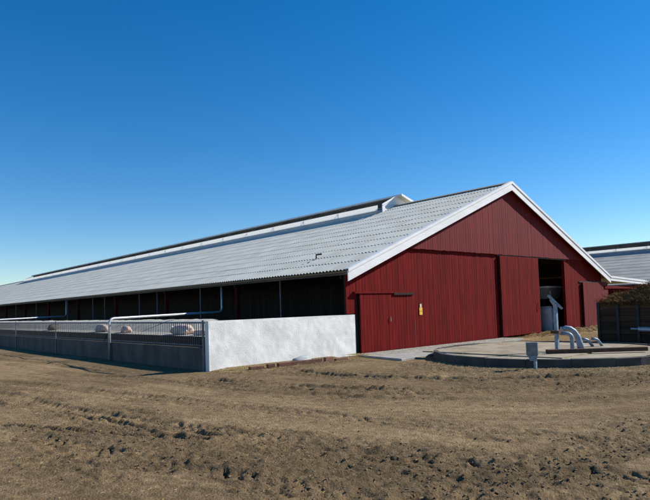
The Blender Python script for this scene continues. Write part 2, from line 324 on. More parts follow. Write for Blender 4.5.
# ridge vent: translucent white wind board, open gap, one-sided hood
VY0, VY1 = 6.35, 79.5; KX, HX, VZ, ce = .88, 1.12, 7.87, 7.46
tm = bpy.data.materials.new('translucent_white_sheet'); tm.use_nodes = True; t_ = tm.node_tree; n_ = t_.nodes
tl = n_.new('ShaderNodeBsdfTranslucent'); tl.inputs[0].default_value = (.95, .95, .93, 1); mx = n_.new('ShaderNodeMixShader'); mx.inputs[0].default_value = .6
n_['Principled BSDF'].inputs['Base Color'].default_value = (.85, .85, .83, 1); n_['Principled BSDF'].inputs['Roughness'].default_value = .5
t_.links.new(n_['Principled BSDF'].outputs[0], mx.inputs[1]); t_.links.new(tl.outputs[0], mx.inputs[2]); t_.links.new(mx.outputs[0], n_['Material Output'].inputs[0]); M['trans'] = tm
def ridge_vent(parent, a, b, mt, wm_):
    hood = MB().prism([(XR + .02, 7.80), (XR + 1.05, 7.47), (XR + 1.05, 7.515), (XR + .02, 7.85)], 1, a, b).build('ridge_vent', mt, parent)
    MB().box((XR - .02, a + .02, 7.775), (XR + .018, b - .02, 7.865)).build('hood_edge', wm_, hood)
    MB().box((XR + .16, a + .5, ZR - .1), (XR + .2, b - .5, 7.74)).build('gap_shade_panel', 'eave', hood)  # added dark panel that makes the vent opening read as shade
    y = a + .75; L = 3.2
    while y < b - 1:
        y1 = min(y + L - .02, b - .5); MB().box((9.10, y, 6.90), (9.115, y1, 7.225)).build('wind_board', 'trans', hood)
        MB().box((9.12, y1 - .02, zr(9.1) - .02), (9.15, y1 + .02, 7.2)).build('bracket', 'galv', hood)
        MB().beam((9.14, y1, 7.2), (XR + .1, y1, 7.74), .025, .03).build('stay', 'dark', hood); y += L
    MB().prism([(9.14, zr(9.14) + .02), (9.14, 7.22), (XR + .02, 7.79), (XR + 1.0, 7.47), (XR + 1.0, zr(XR - 1.0)), (XR, ZR - .02)], 1, a + .42, a + .46).build('end_panel', wm_, hood)
    MB().hexa([(XR - .03, a - .03, 7.76), (XR + 1.08, a - .03, 7.42), (XR + 1.08, a - .002, 7.42), (XR - .03, a - .002, 7.76), (XR - .03, a - .03, 7.88), (XR + 1.08, a - .03, 7.54), (XR + 1.08, a - .002, 7.54), (XR - .03, a - .002, 7.88)]).build('hood_barge', wm_, hood)
    MB().beam((9.1, a + .39, 7.2), (XR, a + .39, 7.79), .03, .1, (0, 0, 1)).build('raking_strip', wm_, hood)
ridge_vent(barn, VY0, VY1, 'fcem', 'white')

# gable wall
def board(name, x0, x1, z0, topf, y0, y1, material, parent, dz=0):
    b = MB(); a = topf(x0 + 1e-4) - dz; c = topf(x1 - 1e-4) - dz
    b.hexa([(x0, y0, z0), (x1, y0, z0), (x1, y1, z0), (x0, y1, z0), (x0, y0, a), (x1, y0, c), (x1, y1, c), (x0, y1, a)])
    return b.build(name, material, parent)
GAP = .011
def cladding(parent, xa, xb, z0, topf, y0, y1, material, bw=.163):
    n = max(1, round((xb - xa) / bw)); w_ = (xb - xa) / n
    for i in range(n):
        d = random.uniform(-.004, .004); zz = z0(xa + (i + .5) * w_) if callable(z0) else z0
        board('board', xa + i * w_ + GAP / 2, xa + (i + 1) * w_ - GAP / 2, zz + random.uniform(0, .02), topf, y0 + d, y1, material, parent)
ZB = 3.85; XBL = (ZB - ZE) / SLOPE - OV
under = lambda x: min(zr(x) - .07, ZB + .05)
gw = MB()   # framing behind the boards
gw.prism([(-.42, 1.41), (-.42, zr(-.42) - .1), (3.1, ZB), (12.83, ZB), (12.83, .02), (.02, .02), (.02, 1.41)], 1, .03, .10)
gw.prism([(16.02, .02), (16.02, ZB), (W - .0 - 2.9, ZB), (W, zr(W) - .1), (W, .02)], 1, .03, .10)
gable = gw.build('gable_wall', 'dwood', barn)
cladding(gable, -.44, 3.14, lambda x: 1.42 if x < .06 else 2.16, under, -.005, .028, 'red')
cladding(gable, 3.14, 12.83, .03, under, -.005, .028, 'red')
cladding(gable, 16.02, W + .02, .03, under, -.005, .028, 'red')
MB().box((12.83, -.03, .02), (12.95, .12, ZB)).build('door_jamb', 'red', gable); MB().box((15.92, -.03, .02), (16.02, .12, ZB)).build('door_jamb', 'red', gable)
MB().box((12.83, .0, ZB - .0), (16.02, .12, ZB + .1)).build('lintel', 'dwood', gable)
ug = MB().prism([(XBL, ZB + .02), (XR, ZR - .12), (W - XBL, ZB + .02)], 1, .0, .09).build('upper_gable', 'dwood', barn)
n = round((W - 2 * XBL - .3) / .166); w_ = (W - 2 * XBL - .3) / n
for i in range(n):
    x0 = XBL + .15 + i * w_ + GAP / 2; x1 = x0 + w_ - GAP
    tf = lambda x: min(zr(x) - .07, 9)
    b = MB(); y0 = -.105 + random.uniform(-.004, .004); z0 = ZB + random.uniform(-.012, .006)
    if x0 < XR < x1: x1 = XR - .001 if False else x1
    b.hexa([(x0, y0, z0), (x1, y0, z0), (x1, -.06, z0), (x0, -.06, z0), (x0, y0, max(tf(x0), z0 + .02)), (x1, y0, max(tf(x1), z0 + .02)), (x1, -.06, max(tf(x1), z0 + .02)), (x0, -.06, max(tf(x0), z0 + .02))])
    b.build('board', 'red2', ug)
MB().box((XBL + .2, -.058, ZB + .005), (W - XBL - .2, -.002, ZB + .10)).build('packing_rail', 'dwood', ug)
# barge boards
BY = -.36
def barge(xa, za, xb, zb_, h=.36, name='barge_board'):
    o = MB().hexa([(xa, BY, za - h), (xb, BY, zb_ - h), (xb, BY + .035, zb_ - h), (xa, BY + .035, za - h), (xa, BY, za + .0), (xb, BY, zb_ + .0), (xb, BY + .035, zb_), (xa, BY + .035, za)]).build(name, 'white', barn)
    MB().hexa([(xa, BY - .03, za - .05), (xb, BY - .03, zb_ - .05), (xb, BY - .003, zb_ - .05), (xa, BY - .003, za - .05), (xa, BY - .03, za + .055), (xb, BY - .03, zb_ + .055), (xb, BY - .003, zb_ + .055), (xa, BY - .003, za + .055)]).build('capping_strip', 'white', o)
    MB().hexa([(xa, BY - .03, za + .058), (xb, BY - .03, zb_ + .058), (xb, BY + .14, zb_ + .066), (xa, BY + .14, za + .066), (xa, BY - .03, za + .07), (xb, BY - .03, zb_ + .07), (xb, BY + .14, zb_ + .078), (xa, BY + .14, za + .078)]).build('flashing', 'white', o)
    return o
barge(-OV - .06, ZE - .02, XR, ZR + .03); barge(XR, ZR + .03, W + OV - .05, ZE + .02)
for s in (0, 1):
    a, b = ((-OV + .05, ZE - .09), (XR - .02, ZR - .075)) if s == 0 else ((XR + .02, ZR - .075), (W + OV - .1, ZE - .09))
    MB().hexa([(a[0], BY + .04, a[1] - .025), (b[0], BY + .04, b[1] - .025), (b[0], -.11, b[1] - .025), (a[0], -.11, a[1] - .025), (a[0], BY + .04, a[1]), (b[0], BY + .04, b[1]), (b[0], -.11, b[1]), (a[0], -.11, a[1])]).build('soffit_board', 'rafter', barn)
# doors
d1 = MB().box((.14, -.055, .03), (3.12, -.012, 2.12)).build('side_door', 'dwood', barn)
cladding(d1, .14, 3.12, .04, lambda x: 2.13, -.095, -.057, 'red', .17)
MB().box((-.12, -.135, 2.13), (3.1, -.0, 2.19)).build('door_rail_cover', 'red', d1)
MB().box((1.9, -.15, 2.06), (3.05, -.10, 2.13)).build('track_shield', 'dwood', d1)
MB().tube([(1.68, -.1, 1.1), (1.68, -.14, 1.1), (1.68, -.14, 1.25), (1.68, -.1, 1.25)], .012, 6).build('handle', 'galv', d1)
MB().box((3.15, -.05, .03), (3.19, -.007, 1.05)).build('dark_slit', 'dark', d1)  # solid dark strip painted in for the darkness of an open slit
dA = MB().box((9.30, -.11, .08), (12.86, -.06, 3.78)).build('sliding_door', 'dwood', barn)
cladding(dA, 9.30, 12.86, .08, lambda x: 3.79, -.15, -.112, 'red', .165)
MB().tube([(12.6, -.155, 1.2), (12.6, -.21, 1.2), (12.6, -.21, 1.5), (12.6, -.155, 1.5)], .014, 6).build('handle', 'dark', dA)
MB().box((9.24, -.058, 3.79), (16.1, -.008, 3.84)).build('door_track', 'dark', dA)
dB = MB().box((17.85, -.11, .12), (21.2, -.06, 2.6)).build('sliding_door', 'dwood', barn)
cladding(dB, 17.85, 21.2, .12, lambda x: 2.61, -.15, -.112, 'red2', .168)
MB().box((17.6, -.058, 2.61), (21.25, -.008, 2.66)).build('door_track', 'dark', dB)
# open long side: posts, low sill wall, inner partition
MB().box((-.10, .32, .0), (.10, 95, 1.25)).build('sill_wall', 'shadeconc', barn)
for k in range(14):
    y = .30 if k == 0 else .45 + 6.86 * k
    MB().box((-.09, y, 1.25), (.07, y + .15, zr(0) - .22)).build('side_post', 'redpost', barn)
for y in (4.2, 10.6, 15.3, 17.6, 22.9, 25.0, 30.2, 38.2, 44.8):
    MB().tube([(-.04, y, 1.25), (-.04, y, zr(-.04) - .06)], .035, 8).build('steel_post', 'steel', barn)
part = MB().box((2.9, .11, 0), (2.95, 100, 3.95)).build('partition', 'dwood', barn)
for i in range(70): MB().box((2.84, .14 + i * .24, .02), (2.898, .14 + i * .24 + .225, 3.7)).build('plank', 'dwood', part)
MB().box((W - .02, .12, 0), (W + .04, 103, zr(W) - .12)).build('side_wall', 'red', barn)
MB().prism([(-.4, 0), (-.4, zr(-.4) - .1), (XR, ZR - .1), (W, zr(W) - .1), (W, 0)], 1, 103, 103.1).build('rear_gable', 'red', barn)
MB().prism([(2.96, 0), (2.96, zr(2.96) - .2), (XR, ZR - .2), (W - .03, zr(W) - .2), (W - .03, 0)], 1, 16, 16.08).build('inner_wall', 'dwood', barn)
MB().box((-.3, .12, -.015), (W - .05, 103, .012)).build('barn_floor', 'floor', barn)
# low skirt roof on the far side of the gable
LT = [(W + OV - .08, ZE + .02), (27.2, 2.70)]
barge(LT[0][0], LT[0][1], LT[1][0], LT[1][1], .22, 'skirt_barge_board')
MB().hexa([(LT[0][0], -.3, LT[0][1] - .05), (LT[1][0], -.3, LT[1][1] - .05), (LT[1][0], 30, LT[1][1] - .05), (LT[0][0], 30, LT[0][1] - .05), (LT[0][0], -.3, LT[0][1] + .03), (LT[1][0], -.3, LT[1][1] + .03), (LT[1][0], 30, LT[1][1] + .03), (LT[0][0], 30, LT[0][1] + .03)]).build('skirt_roof', 'fcem2', barn)
MB().box((W + .05, -.2, 2.25), (27, -.12, 2.42)).build('skirt_beam', 'red', barn)
MB().box((26.8, -.22, 0), (27.0, -.02, 2.6)).build('skirt_post', 'red', barn)
# small roof hook
MB().tube([(1.2, 3.35, zr(1.2) + .06), (1.15, 3.3, zr(1.2) + .2), (1.28, 3.1, zr(1.2) + .22)], .035, 6).build('roof_hook', 'dark', roof)

# ------------------------------------------------------------------ second barn behind on the right
X2 = 44.7
b2 = thing('barn', 'neighbouring barn with weathered grey corrugated roof behind the right eave', 'barn', (X2, 0, 0))
rf2 = MB().hexa([(-OV, Y0, ZE - .06), (XR, Y0, ZR - .045), (XR, 70, ZR - .045), (-OV, 70, ZE - .06), (-OV, Y0, ZE - .02), (XR, Y0, ZR - .02), (XR, 70, ZR - .02), (-OV, 70, ZE - .02)])
rf2.hexa([(XR, Y0, ZR - .045), (W + OV, Y0, ZE - .06), (W + OV, 70, ZE - .06), (XR, 70, ZR - .045), (XR, Y0, ZR - .02), (W + OV, Y0, ZE - .02), (W + OV, 70, ZE - .02), (XR, 70, ZR - .02)])
rf2 = rf2.build('roof', 'fcem2', b2)
sheets_joined('roof_sheets', [(c, r) for c in range(int(70 / SW)) for r in range(NROW)], rf2, 'fcem2')
ridge_vent(b2, 1.2, 65.4, 'fcem2', 'fcem2')
MB().prism([(0, 0), (0, zr(0) - .1), (XR, ZR - .12), (W, zr(W) - .1), (W, 0)], 1, 0, .1).build('gable_wall', 'red', b2)
MB().box((0, .1, 0), (.1, 70, zr(0) - .1)).build('side_wall', 'red', b2); MB().box((W - .1, .1, 0), (W, 70, zr(W) - .1)).build('side_wall', 'red', b2)

# ------------------------------------------------------------------ yard: white end wall, raised floor, fence
FX = -5.82
wl = bmesh.new()
n1, n2 = 90, 24
vv = {}
def wallgrid(bm, p0, du, dv, nu, nv, amp):
    N = Vector(du).cross(Vector(dv)).normalized(); V = []
    for j in range(nv + 1):
        for i in range(nu + 1):
            p = Vector(p0) + Vector(du) * i / nu + Vector(dv) * j / nv
            d = amp * (vn(np.array([p.x * 1. + p.y]), np.array([p.z]), .5, 80)[0] + .5 * vn(np.array([p.x + p.y]), np.array([p.z]), .14, 81)[0])
            if i in (0, nu) or j in (0, nv): d = 0
            V.append(bm.verts.new(p + N * d))
    for j in range(nv):
        for i in range(nu): a = j * (nu + 1) + i; bm.faces.new((V[a], V[a + 1], V[a + nu + 2], V[a + nu + 1]))
zt = lambda x: 1.40
wallgrid(wl, (FX, -.0, -.1), (-FX - .02, 0, 0), (0, 0, 1.5), 90, 24, .018)
wallgrid(wl, (FX, .2, -.1), (0, -.2, 0), (0, 0, 1.5), 4, 24, .0)
wallgrid(wl, (FX, 0, 1.4), (-FX - .02, 0, 0), (0, .2, 0), 90, 4, .008)
wallgrid(wl, (-.02, .2, -.1), (FX + .02, 0, 0), (0, 0, 1.5), 60, 16, .01)
wallgrid(wl, (-.02, 0, -.1), (0, .2, 0), (0, 0, 1.5), 4, 24, 0)
bmesh.ops.remove_doubles(wl, verts=wl.verts, dist=.0005)
wm = bpy.data.meshes.new('yard_wall'); wl.to_mesh(wm); wl.free()
wo = link('yard_wall', wm, 'render', label='white roughcast low wall joining the barn corner', cat='wall', smooth=False)
for f in wm.polygons: f.use_smooth = False

yf = MB().prism([(-5.1, 0), (-5.1, .90), (-4.1, .94), (-.12, .98), (-.12, 0)], 1, .22, 70); yf = yf.build('yard_floor', 'paleconc', kind='structure')
MB().box((-5.16, .22, 0), (-5.103, 70, .905)).build('kerb', 'yardkerb', yf)  # thin dark facing puts shade on the raised floor's edge
sp = MB()   # pale sloping bank of bedding on the raised floor, its near end cut back
sec = lambda y, hh: [(-4.15, y - .0, .935), (-2.55, y, hh), (-2.2, y, .955)]
ys = np.concatenate([np.linspace(3.2, 5.2, 12), np.linspace(5.6, 70, 160)]); V = []; nx = 10
for y in ys:
    hh = .95 + .42 * float(sst(3.2, 5.0, np.array([y]))[0])
    for i in range(nx + 1):
        t = i / nx; x = -4.2 + t * 2.0
        prof = math.sin(min(1, t / .82) * math.pi / 2) ** 1.1 if t < .82 else 1 - ((t - .82) / .18)
        z = .93 + (hh - .93) * prof + (vn(np.array([x]), np.array([y]), .35, 90)[0] * .05 if 0 < i < nx else 0)
        V.append((x, y, z))
Fq = [(j * (nx + 1) + i, j * (nx + 1) + i + 1, (j + 1) * (nx + 1) + i + 1, (j + 1) * (nx + 1) + i) for j in range(len(ys) - 1) for i in range(nx)]
sp.add(V, Fq); sp.build('bedding_bank', 'paleconc', kind='stuff', smooth=True, label='pale bank of bedding on the raised yard floor', cat='bedding')

fence = thing('fence', 'barred steel fence on shade-darkened concrete base along the yard', 'fence', (FX, .2, 0))
def fl(x, y, z): return (x, y - .2, z)
fb = MB()
for k in range(8):
    y0 = [.205, 7.0, 13.5, 20.45, 27.3, 34.2, 41, 48][k]; y1 = [7.0, 13.5, 20.45, 27.3, 34.2, 41, 48, 55][k]
    MB().box((0, y0 - .2 + .006, -.15), (.14, y1 - .2 - .006, .64)).build('base_panel', 'shadeconc', fence)
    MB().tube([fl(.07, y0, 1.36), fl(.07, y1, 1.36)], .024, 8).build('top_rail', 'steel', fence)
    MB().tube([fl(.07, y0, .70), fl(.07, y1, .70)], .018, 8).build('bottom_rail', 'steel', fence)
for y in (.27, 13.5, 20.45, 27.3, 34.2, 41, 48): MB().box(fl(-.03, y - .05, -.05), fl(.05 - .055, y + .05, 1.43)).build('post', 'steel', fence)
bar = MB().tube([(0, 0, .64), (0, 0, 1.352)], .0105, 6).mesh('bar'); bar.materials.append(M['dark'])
y = .42; nb = 0
while y < 34 and nb < 290:
    link('bar', bar, None, fence, loc=fl(.07, y, 0)); y += .128 if y < 27 else .16; nb += 1
def pipe_rail(y0, label):
    p = MB().tube(bend([(FX - .075, y0, -.05), (FX - .075, y0, 1.52), (-.2, y0 + 1.4, 1.63), (-.2, y0 + 1.4, 2.85)], .22, 6), .047, 12)
    return p.build('pipe_rail', 'galv', smooth=True, label=label, cat='pipe', group='bent pipes between fence and barn')
pipe_rail(7.0, 'bent galvanised pipe crossing from near fence post to barn eave')
pipe_rail(28.6, 'bent galvanised pipe farthest along the fence, crossing to the barn')

# pigs resting on the raised floor behind the bars
def pig_mesh(name, sc=1.):
    bm = bmesh.new()
    def blob(loc, rad, rot=(0, 0, 0), seg=14):
        m4 = Matrix.Translation(loc) @ Matrix.Rotation(rot[2], 4, 'Z') @ Matrix.Rotation(rot[1], 4, 'Y') @ Matrix.Rotation(rot[0], 4, 'X') @ Matrix.Diagonal((*rad, 1))
        bmesh.ops.create_uvsphere(bm, u_segments=seg, v_segments=10, radius=1, matrix=m4)
    blob((0, 0, .17), (.40, .19, .175)); blob((-.28, 0, .17), (.22, .18, .17)); blob((.27, 0, .165), (.24, .17, .165))
    blob((.50, .01, .15), (.17, .12, .12), (0, .15, 0)); blob((.60, .015, .12), (.15, .085, .08), (0, .25, 0)); blob((.71, .02, .095), (.045, .055, .05))
    for s in (-1, 1):
        blob((.50, s * .09, .26), (.075, .05, .022), (s * .5, -.7, 0)); blob((-.30, s * .15, .09), (.19, .075, .09)); blob((-.13, s * .19, .04), (.14, .04, .038), (0, 0, s * .1))
        blob((.22, s * .14, .07), (.12, .055, .07)); blob((.36, s * .14, .035), (.13, .035, .033), (0, 0, s * -.1))
    blob((-.50, .02, .21), (.05, .015, .015), (0, -.6, .4))
    me = bpy.data.meshes.new(name); bm.to_mesh(me); bm.free(); return me
def pig(x, y, rz, sc, material, label, z=.925):
    o = link('pig', pig_mesh('pig'), material, label=label, cat='pig', group='pigs resting in the yard', loc=(x, y, z - .008)); o.rotation_euler.z = rz; o.scale = (sc,) * 3
    r = o.modifiers.new('remesh', 'REMESH'); r.mode = 'VOXEL'; r.voxel_size = .018; r.use_smooth_shade = True
    s = o.modifiers.new('smooth', 'SMOOTH'); s.iterations = 4; s.factor = .5
    return o
pig(-4.62, 3.75, math.radians(97), .98, 'pink', 'large pale pink pig lying nearest the white wall')
pig(-4.75, 2.35, math.radians(-80), .55, 'pink', 'small pale piglet lying beside the white wall', .915)
pig(-4.6, 8.6, math.radians(80), .8, 'pink', 'pale pink pig lying between large pig and near pipe post')
pig(-4.6, 11.2, math.radians(-95), 1.0, 'pink', 'pale pink pig lying just beyond the near bent pipe')
pig(-4.5, 18.4, math.radians(60), 1.0, 'greypig', 'dark grey pig lying farthest along the fence')

# ------------------------------------------------------------------ sign, slab, timber by the wall
sg = MB().box((3.49, -.03, 1.27), (3.67, -.0095, 1.55)).build('warning_sign', 'yellow', label='small yellow warning sign on the red gable boards', cat='sign')
MB().box((3.53, -.028, 1.555), (3.63, -.0095, 1.70)).build('top_plate', 'cream', sg)
MB().tube([(3.58, -.028, 1.70), (3.58, -.028, 1.735)], .014, 6).build('hanger', 'dark', sg)
MB().box((3.5, -.033, 1.405), (3.66, -.0305, 1.414)).build('divider', 'dark', sg)
slab = MB().prism([(-.75, -2.65), (1.05, -2.5), (2.6, -1.7), (9.2, -1.2), (9.2, -.16), (-.1, -.16), (-.5, -1.0)], 2, -.05, .05).build('concrete_slab', 'concrete', kind='structure'); bevel(slab, .015)
def timber(a, b, wd, ht, label, nm='timber_beam', mt='brick'):
    za = gz(*a); zb_ = gz(*b); o = MB().beam((a[0], a[1], za + ht * .42), (b[0], b[1], zb_ + ht * .42), wd, ht).build(nm, mt, label=label, cat='timber', group='timbers lying by the white wall'); bevel(o, .008); return o
timber((-4.98, -.72), (-4.55, -.8), .13, .1, 'short dark timber stub, leftmost of the row by the white wall')
timber((-4.42, -.80), (-4.2, -.84), .13, .13, 'squat reddish block left of the long timber by the white wall')
timber((-4.08, -.85), (-2.55, -1.02), .14, .13, 'long reddish timber lying on straw before the white wall')
timber((-2.4, -1.0), (-2.1, -1.02), .13, .13, 'squat reddish block right of the long timber by the white wall')
timber((-1.95, -.98), (-1.45, -.98), .12, .09, 'thin timber piece at the right end of the row')
rb = bmesh.new(); bmesh.ops.create_icosphere(rb, subdivisions=3, radius=.5)
for v in rb.verts:
    n_ = vn(np.array([v.co.x * 3 + 5]), np.array([v.co.y * 3 + v.co.z * 5]), 1., 33)[0]
    v.co *= 1 + .35 * n_; v.co.x *= .75; v.co.y *= .3; v.co.z *= .24
bmr = bpy.data.meshes.new('crumpled_sack'); rb.to_mesh(bmr); rb.free()
link('crumpled_sack', bmr, 'plastic', label='crumpled grey sack lying against the foot of the white wall', cat='sack', loc=(-2.75, -.35, .09), smooth=True)

# ------------------------------------------------------------------ round pit cover with pump pipes
PC = (2.62, -5.58); PR = 3.42; PZ = .215
pit = thing('slurry_pit', 'low round concrete pit cover with raised dark rim before the barn', 'pit', (PC[0], PC[1], 0))
NS = 20
for i in range(NS):
    a0 = 2 * math.pi * i / NS + .0006; a1 = 2 * math.pi * (i + 1) / NS - .0006; P = []; s = MB(); V = []
    for j in range(4):
        a = a0 + (a1 - a0) * j / 3
        for r, z in ((PR, -.15), (PR, PZ + .0), (PR - .16, PZ + .0), (PR - .16, -.15)): V.append((r * math.cos(a), r * math.sin(a), z + (.004 * ((i * 7) % 5 - 2) if z > 0 else 0)))
    F4 = [(j * 4 + k, j * 4 + (k + 1) % 4, j * 4 + 4 + (k + 1) % 4, j * 4 + 4 + k) for j in range(3) for k in range(4)] + [(0, 1, 2, 3), (12, 15, 14, 13)]
    s.add(V, F4); bevel(s.build('rim_segment', 'shaderim', pit), .012)
lid = MB().tube([(0, 0, -.1), (0, 0, PZ - .035)], PR - .165, 64).build('cover', 'dirtconc', pit)
for i in range(3): MB().box((-2.4, -1.6 + i * 1.5, PZ - .034), (2.4, -.2 + i * 1.5 + .08, PZ - .005 + .004 * i)).build('cover_slab', 'dirtconc', pit)
ZT = PZ - .005
bm_ = MB().beam((1.05, -6.35, ZT + .058), (3.0, -8.25, ZT + .062), .15, .11).build('rusty_beam', 'rust', label='long rusty steel beam lying across the pit cover', cat='beam'); bevel(bm_, .01)
tp = thing('pump_stand', 'tall galvanised pump stand with slanted head on the pit', 'pump', (1.8, -6.3, ZT))
MB().box((-.045, -.045, 0), (.045, .045, 1.36)).build('column', 'bluesteel', tp); MB().box((-.14, -.14, 0), (.14, .14, .03)).build('base_plate', 'bluesteel', tp)
hd = MB().beam((-.16, .12, 1.62), (.16, -.12, 1.22), .08, .05, (0, 0, 1)).build('slanted_head', 'bluesteel', tp)
MB().tube([(-.1, .07, 1.50), (-.02, .02, 1.36)], .05, 8).build('neck', 'bluesteel', tp); MB().tube([(-.12, .09, 1.6), (-.12, .09, 1.74)], .03, 8).build('knob', 'rust', tp)
MB().box((-.12, -.12, .52), (.12, .12, .60)).build('clamp', 'rust', tp)
hp = MB().tube(bend([(2.05, -6.62, ZT), (2.05, -6.62, ZT + .50), (1.86, -6.37, ZT + .52)], .16, 6), .055, 12).build('elbow_pipe', 'bluesteel', smooth=True, label='short elbow pipe beside the tall pump stand', cat='pipe')
MB().tube([(2.05, -6.62, ZT), (2.05, -6.62, ZT + .025)], .13, 12).build('flange', 'bluesteel', hp)
gp = thing('gooseneck_pipe', 'thick curved gooseneck outlet pipe in the middle of the pit', 'pipe', (2.58, -6.48, ZT)); gp.scale = (.9, .9, .92)
MB().tube([(.12, -.12, 0), (.09, -.09, .22), (.05, -.05, .42), (-.02, .02, .58), (-.11, .11, .68), (-.2, .2, .70), (-.28, .28, .66)], [.11, .1, .09, .085, .08, .08, .08], 14).build('curved_pipe', 'bluesteel', gp, smooth=True)
MB().tube([(.12, -.12, 0), (.12, -.12, .03)], .17, 14).build('flange', 'bluesteel', gp)
MB().tube([(-.28, .28, .66), (-.295, .295, .65)], .1, 14).build('outlet_flange', 'bluesteel', gp)
for (x, y, lb) in ((3.98, -6.38, 'left one of two small bent vent pipes on the pit'), (4.24, -6.56, 'right one of two small bent vent pipes on the pit')):
    MB().tube(bend([(x, y, ZT), (x - .22, y + .06, ZT + .22), (x - .36, y + .16, ZT + .24)], .1, 5), .045, 10).build('vent_pipe', 'bluesteel', smooth=True, label=lb, cat='pipe', group='small vent pipes on the pit')
bx = thing('control_box', 'grey metal box on a short post in front of the pit rim', 'control box', (-.74, -6.96, gz(-.74, -6.96)))
MB().box((-.03, -.03, -.1), (.03, .03, .42)).build('post', 'bluesteel', bx)
o = MB().box((-.2, -.06, .33), (.07, .06, .66)).build('box', 'boxgrey', bx); o.rotation_euler.z = -.95; bevel(o, .012)
o2 = MB().box((-.185, -.068, .35), (.055, -.061, .64)).build('lid', 'boxgrey', o); bevel(o2, .004)
MB().prism([(-.12, .20), (.03, .20), (.05, .329), (-.17, .329)], 1, -.04, .04).build('neck', 'bluesteel', o)

# ------------------------------------------------------------------ trailer heaped with manure straw
tr = thing('manure_container', 'dark plank-sided container heaped with strawy manure at the right edge', 'container', (7.6, -5.05, 0))
TL, TW, TZ0, TZ1 = 5.6, 2.3, .14, 1.52
MB().box((.06, -TL + .06, TZ0 - .03), (TW - .06, -.06, TZ0 + .05)).build('bed', 'dark', tr)
for x in (.12, TW - .3): MB().box((x, -TL, -.02), (x + .18, 0, TZ0 - .032)).build('skid', 'dark', tr)
PH = (TZ1 - TZ0) / 6
for s, x in ((0, 0), (1, TW - .05)):
    for k in range(6):
        z = TZ0 + k * PH; MB().box((x + random.uniform(-.006, .006), -TL + .02, z + .006), (x + .05, -.0, z + PH - .006)).build('plank', 'twood', tr)
    for k in range(9):
        y = -.03 - k * .675; MB().box((x - .07 if s == 0 else x + .058, y - .09, .0), (x - .008 if s == 0 else x + .12, y, TZ1 + .03)).build('stake_post', 'dark', tr)
for yy in (-.045, -TL):
    for k in range(6):
        z = TZ0 + k * PH; MB().box((.058, yy, z + .006), (TW - .058, yy + .045, z + PH - .006)).build('end_plank', 'twood', tr)
cy = MB().tube([(-.12, -1.2, .58), (-.12, -1.46, .57)], .035, 8).build('hydraulic_cylinder', 'galv', tr); MB().tube([(-.12, -1.46, .57), (-.12, -2.0, .55)], .085, 12).build('barrel', 'galv', cy)
MB().box((-.2, -2.1, .45), (-.062, -2.0, .62)).build('bracket', 'galv', cy)
# heap
nx, ny = 40, 90; V = []
for j in range(ny + 1):
    for i in range(nx + 1):
        x = 7.63 + i / nx * (TW - .06); y = -5.1 - j / ny * (TL - .1); a = 1 - abs(2 * i / nx - 1) ** 2.2; b_ = min(1, j / ny * 3.2) * min(1, (1 - j / ny) * 4)
        hgt = 1.42 + a * (.30 + .42 * b_) * min(1, j / 4 + .25) + (vn(np.array([x]), np.array([y]), .45, 101)[0] * .28 + vn(np.array([x]), np.array([y]), .14, 102)[0] * .14) * (a * .8 + .2)
        V.append((x, y, hgt))
hp = MB().add(V, [(j * (nx + 1) + i, j * (nx + 1) + i + 1, (j + 1) * (nx + 1) + i + 1, (j + 1) * (nx + 1) + i) for j in range(ny) for i in range(nx)]).build('manure_heap', 'manure', label='brown heap of strawy manure piled in the plank container', cat='heap')
def strands(name, pts, material, ln=(.06, .22), wd=.005, lift=.5, **k):
    n = len(pts); L_ = rng.uniform(ln[0], ln[1], n); A = rng.uniform(0, 2 * np.pi, n); E = rng.normal(0, lift * .5, n)
    d = np.stack([np.cos(A) * np.cos(E), np.sin(A) * np.cos(E), np.abs(np.sin(E))], -1) * L_[:, None]
    s = np.stack([-np.sin(A), np.cos(A), np.zeros(n)], -1) * wd; up_ = np.array([0, 0, wd])
    P0 = np.array(pts); V = np.stack([P0 - s, P0 + s, P0 + d + s * .6, P0 + d - s * .6, P0 + up_ * 1.4, P0 + d + up_ * 1.4], 1).reshape(-1, 3)
    b = (np.arange(n) * 6)[:, None]; F = np.concatenate([b + np.array([[0, 3, 5, 4]]), b + np.array([[4, 5, 2, 1]])], 0)
    me = bpy.data.meshes.new(name); me.from_pydata(V.tolist(), [], F.tolist()); return link(name, me, material, kind='stuff' if 'parent' not in k else 'stuff', **k)
pts = []
for _ in range(7000):
    v = V[random.randrange(len(V))]; pts.append((v[0] + random.uniform(-.04, .04), v[1] + random.uniform(-.04, .04), v[2] + random.uniform(-.02, .03)))
for _ in range(1500): pts.append((7.6 + random.uniform(-.06, .04), -5.2 - random.random() ** 1.2 * 5, random.uniform(1.4, 1.6)))
strands('straw_strands', pts, 'manure', (.08, .28), .007, 1., parent=hp)

# ------------------------------------------------------------------ things inside the doorway
gt = thing('pen_gate', 'pale steel pen gate inside the dark doorway', 'gate', (15.2, 2.7, 0))
for z in (.25, .55, .85, 1.15, 1.45): MB().tube([(.0, 0, z), (3.0, 0, z)], .028, 8).build('rail', 'bluesteel', gt)
for x in (0, 1.5, 3.0): MB().tube([(x, -.0, .0), (x, 0, 1.75)], .035, 8).build('upright', 'bluesteel', gt)
dr = thing('plastic_drum', 'grey plastic drum standing just inside the doorway', 'drum', (15.65, 1.0, .012))
MB().tube([(0, 0, 0), (0, 0, .06), (0, 0, .3), (0, 0, .31), (0, 0, .62), (0, 0, .63), (0, 0, .9), (0, 0, .95)], [.27, .3, .3, .31, .31, .3, .3, .26], 24).build('body', 'plastic', dr, smooth=False)
MB().tube([(0, 0, .952), (0, 0, .985)], .27, 24).build('lid', 'plastic', dr); dr.scale = (1.2, 1.2, 1.35)
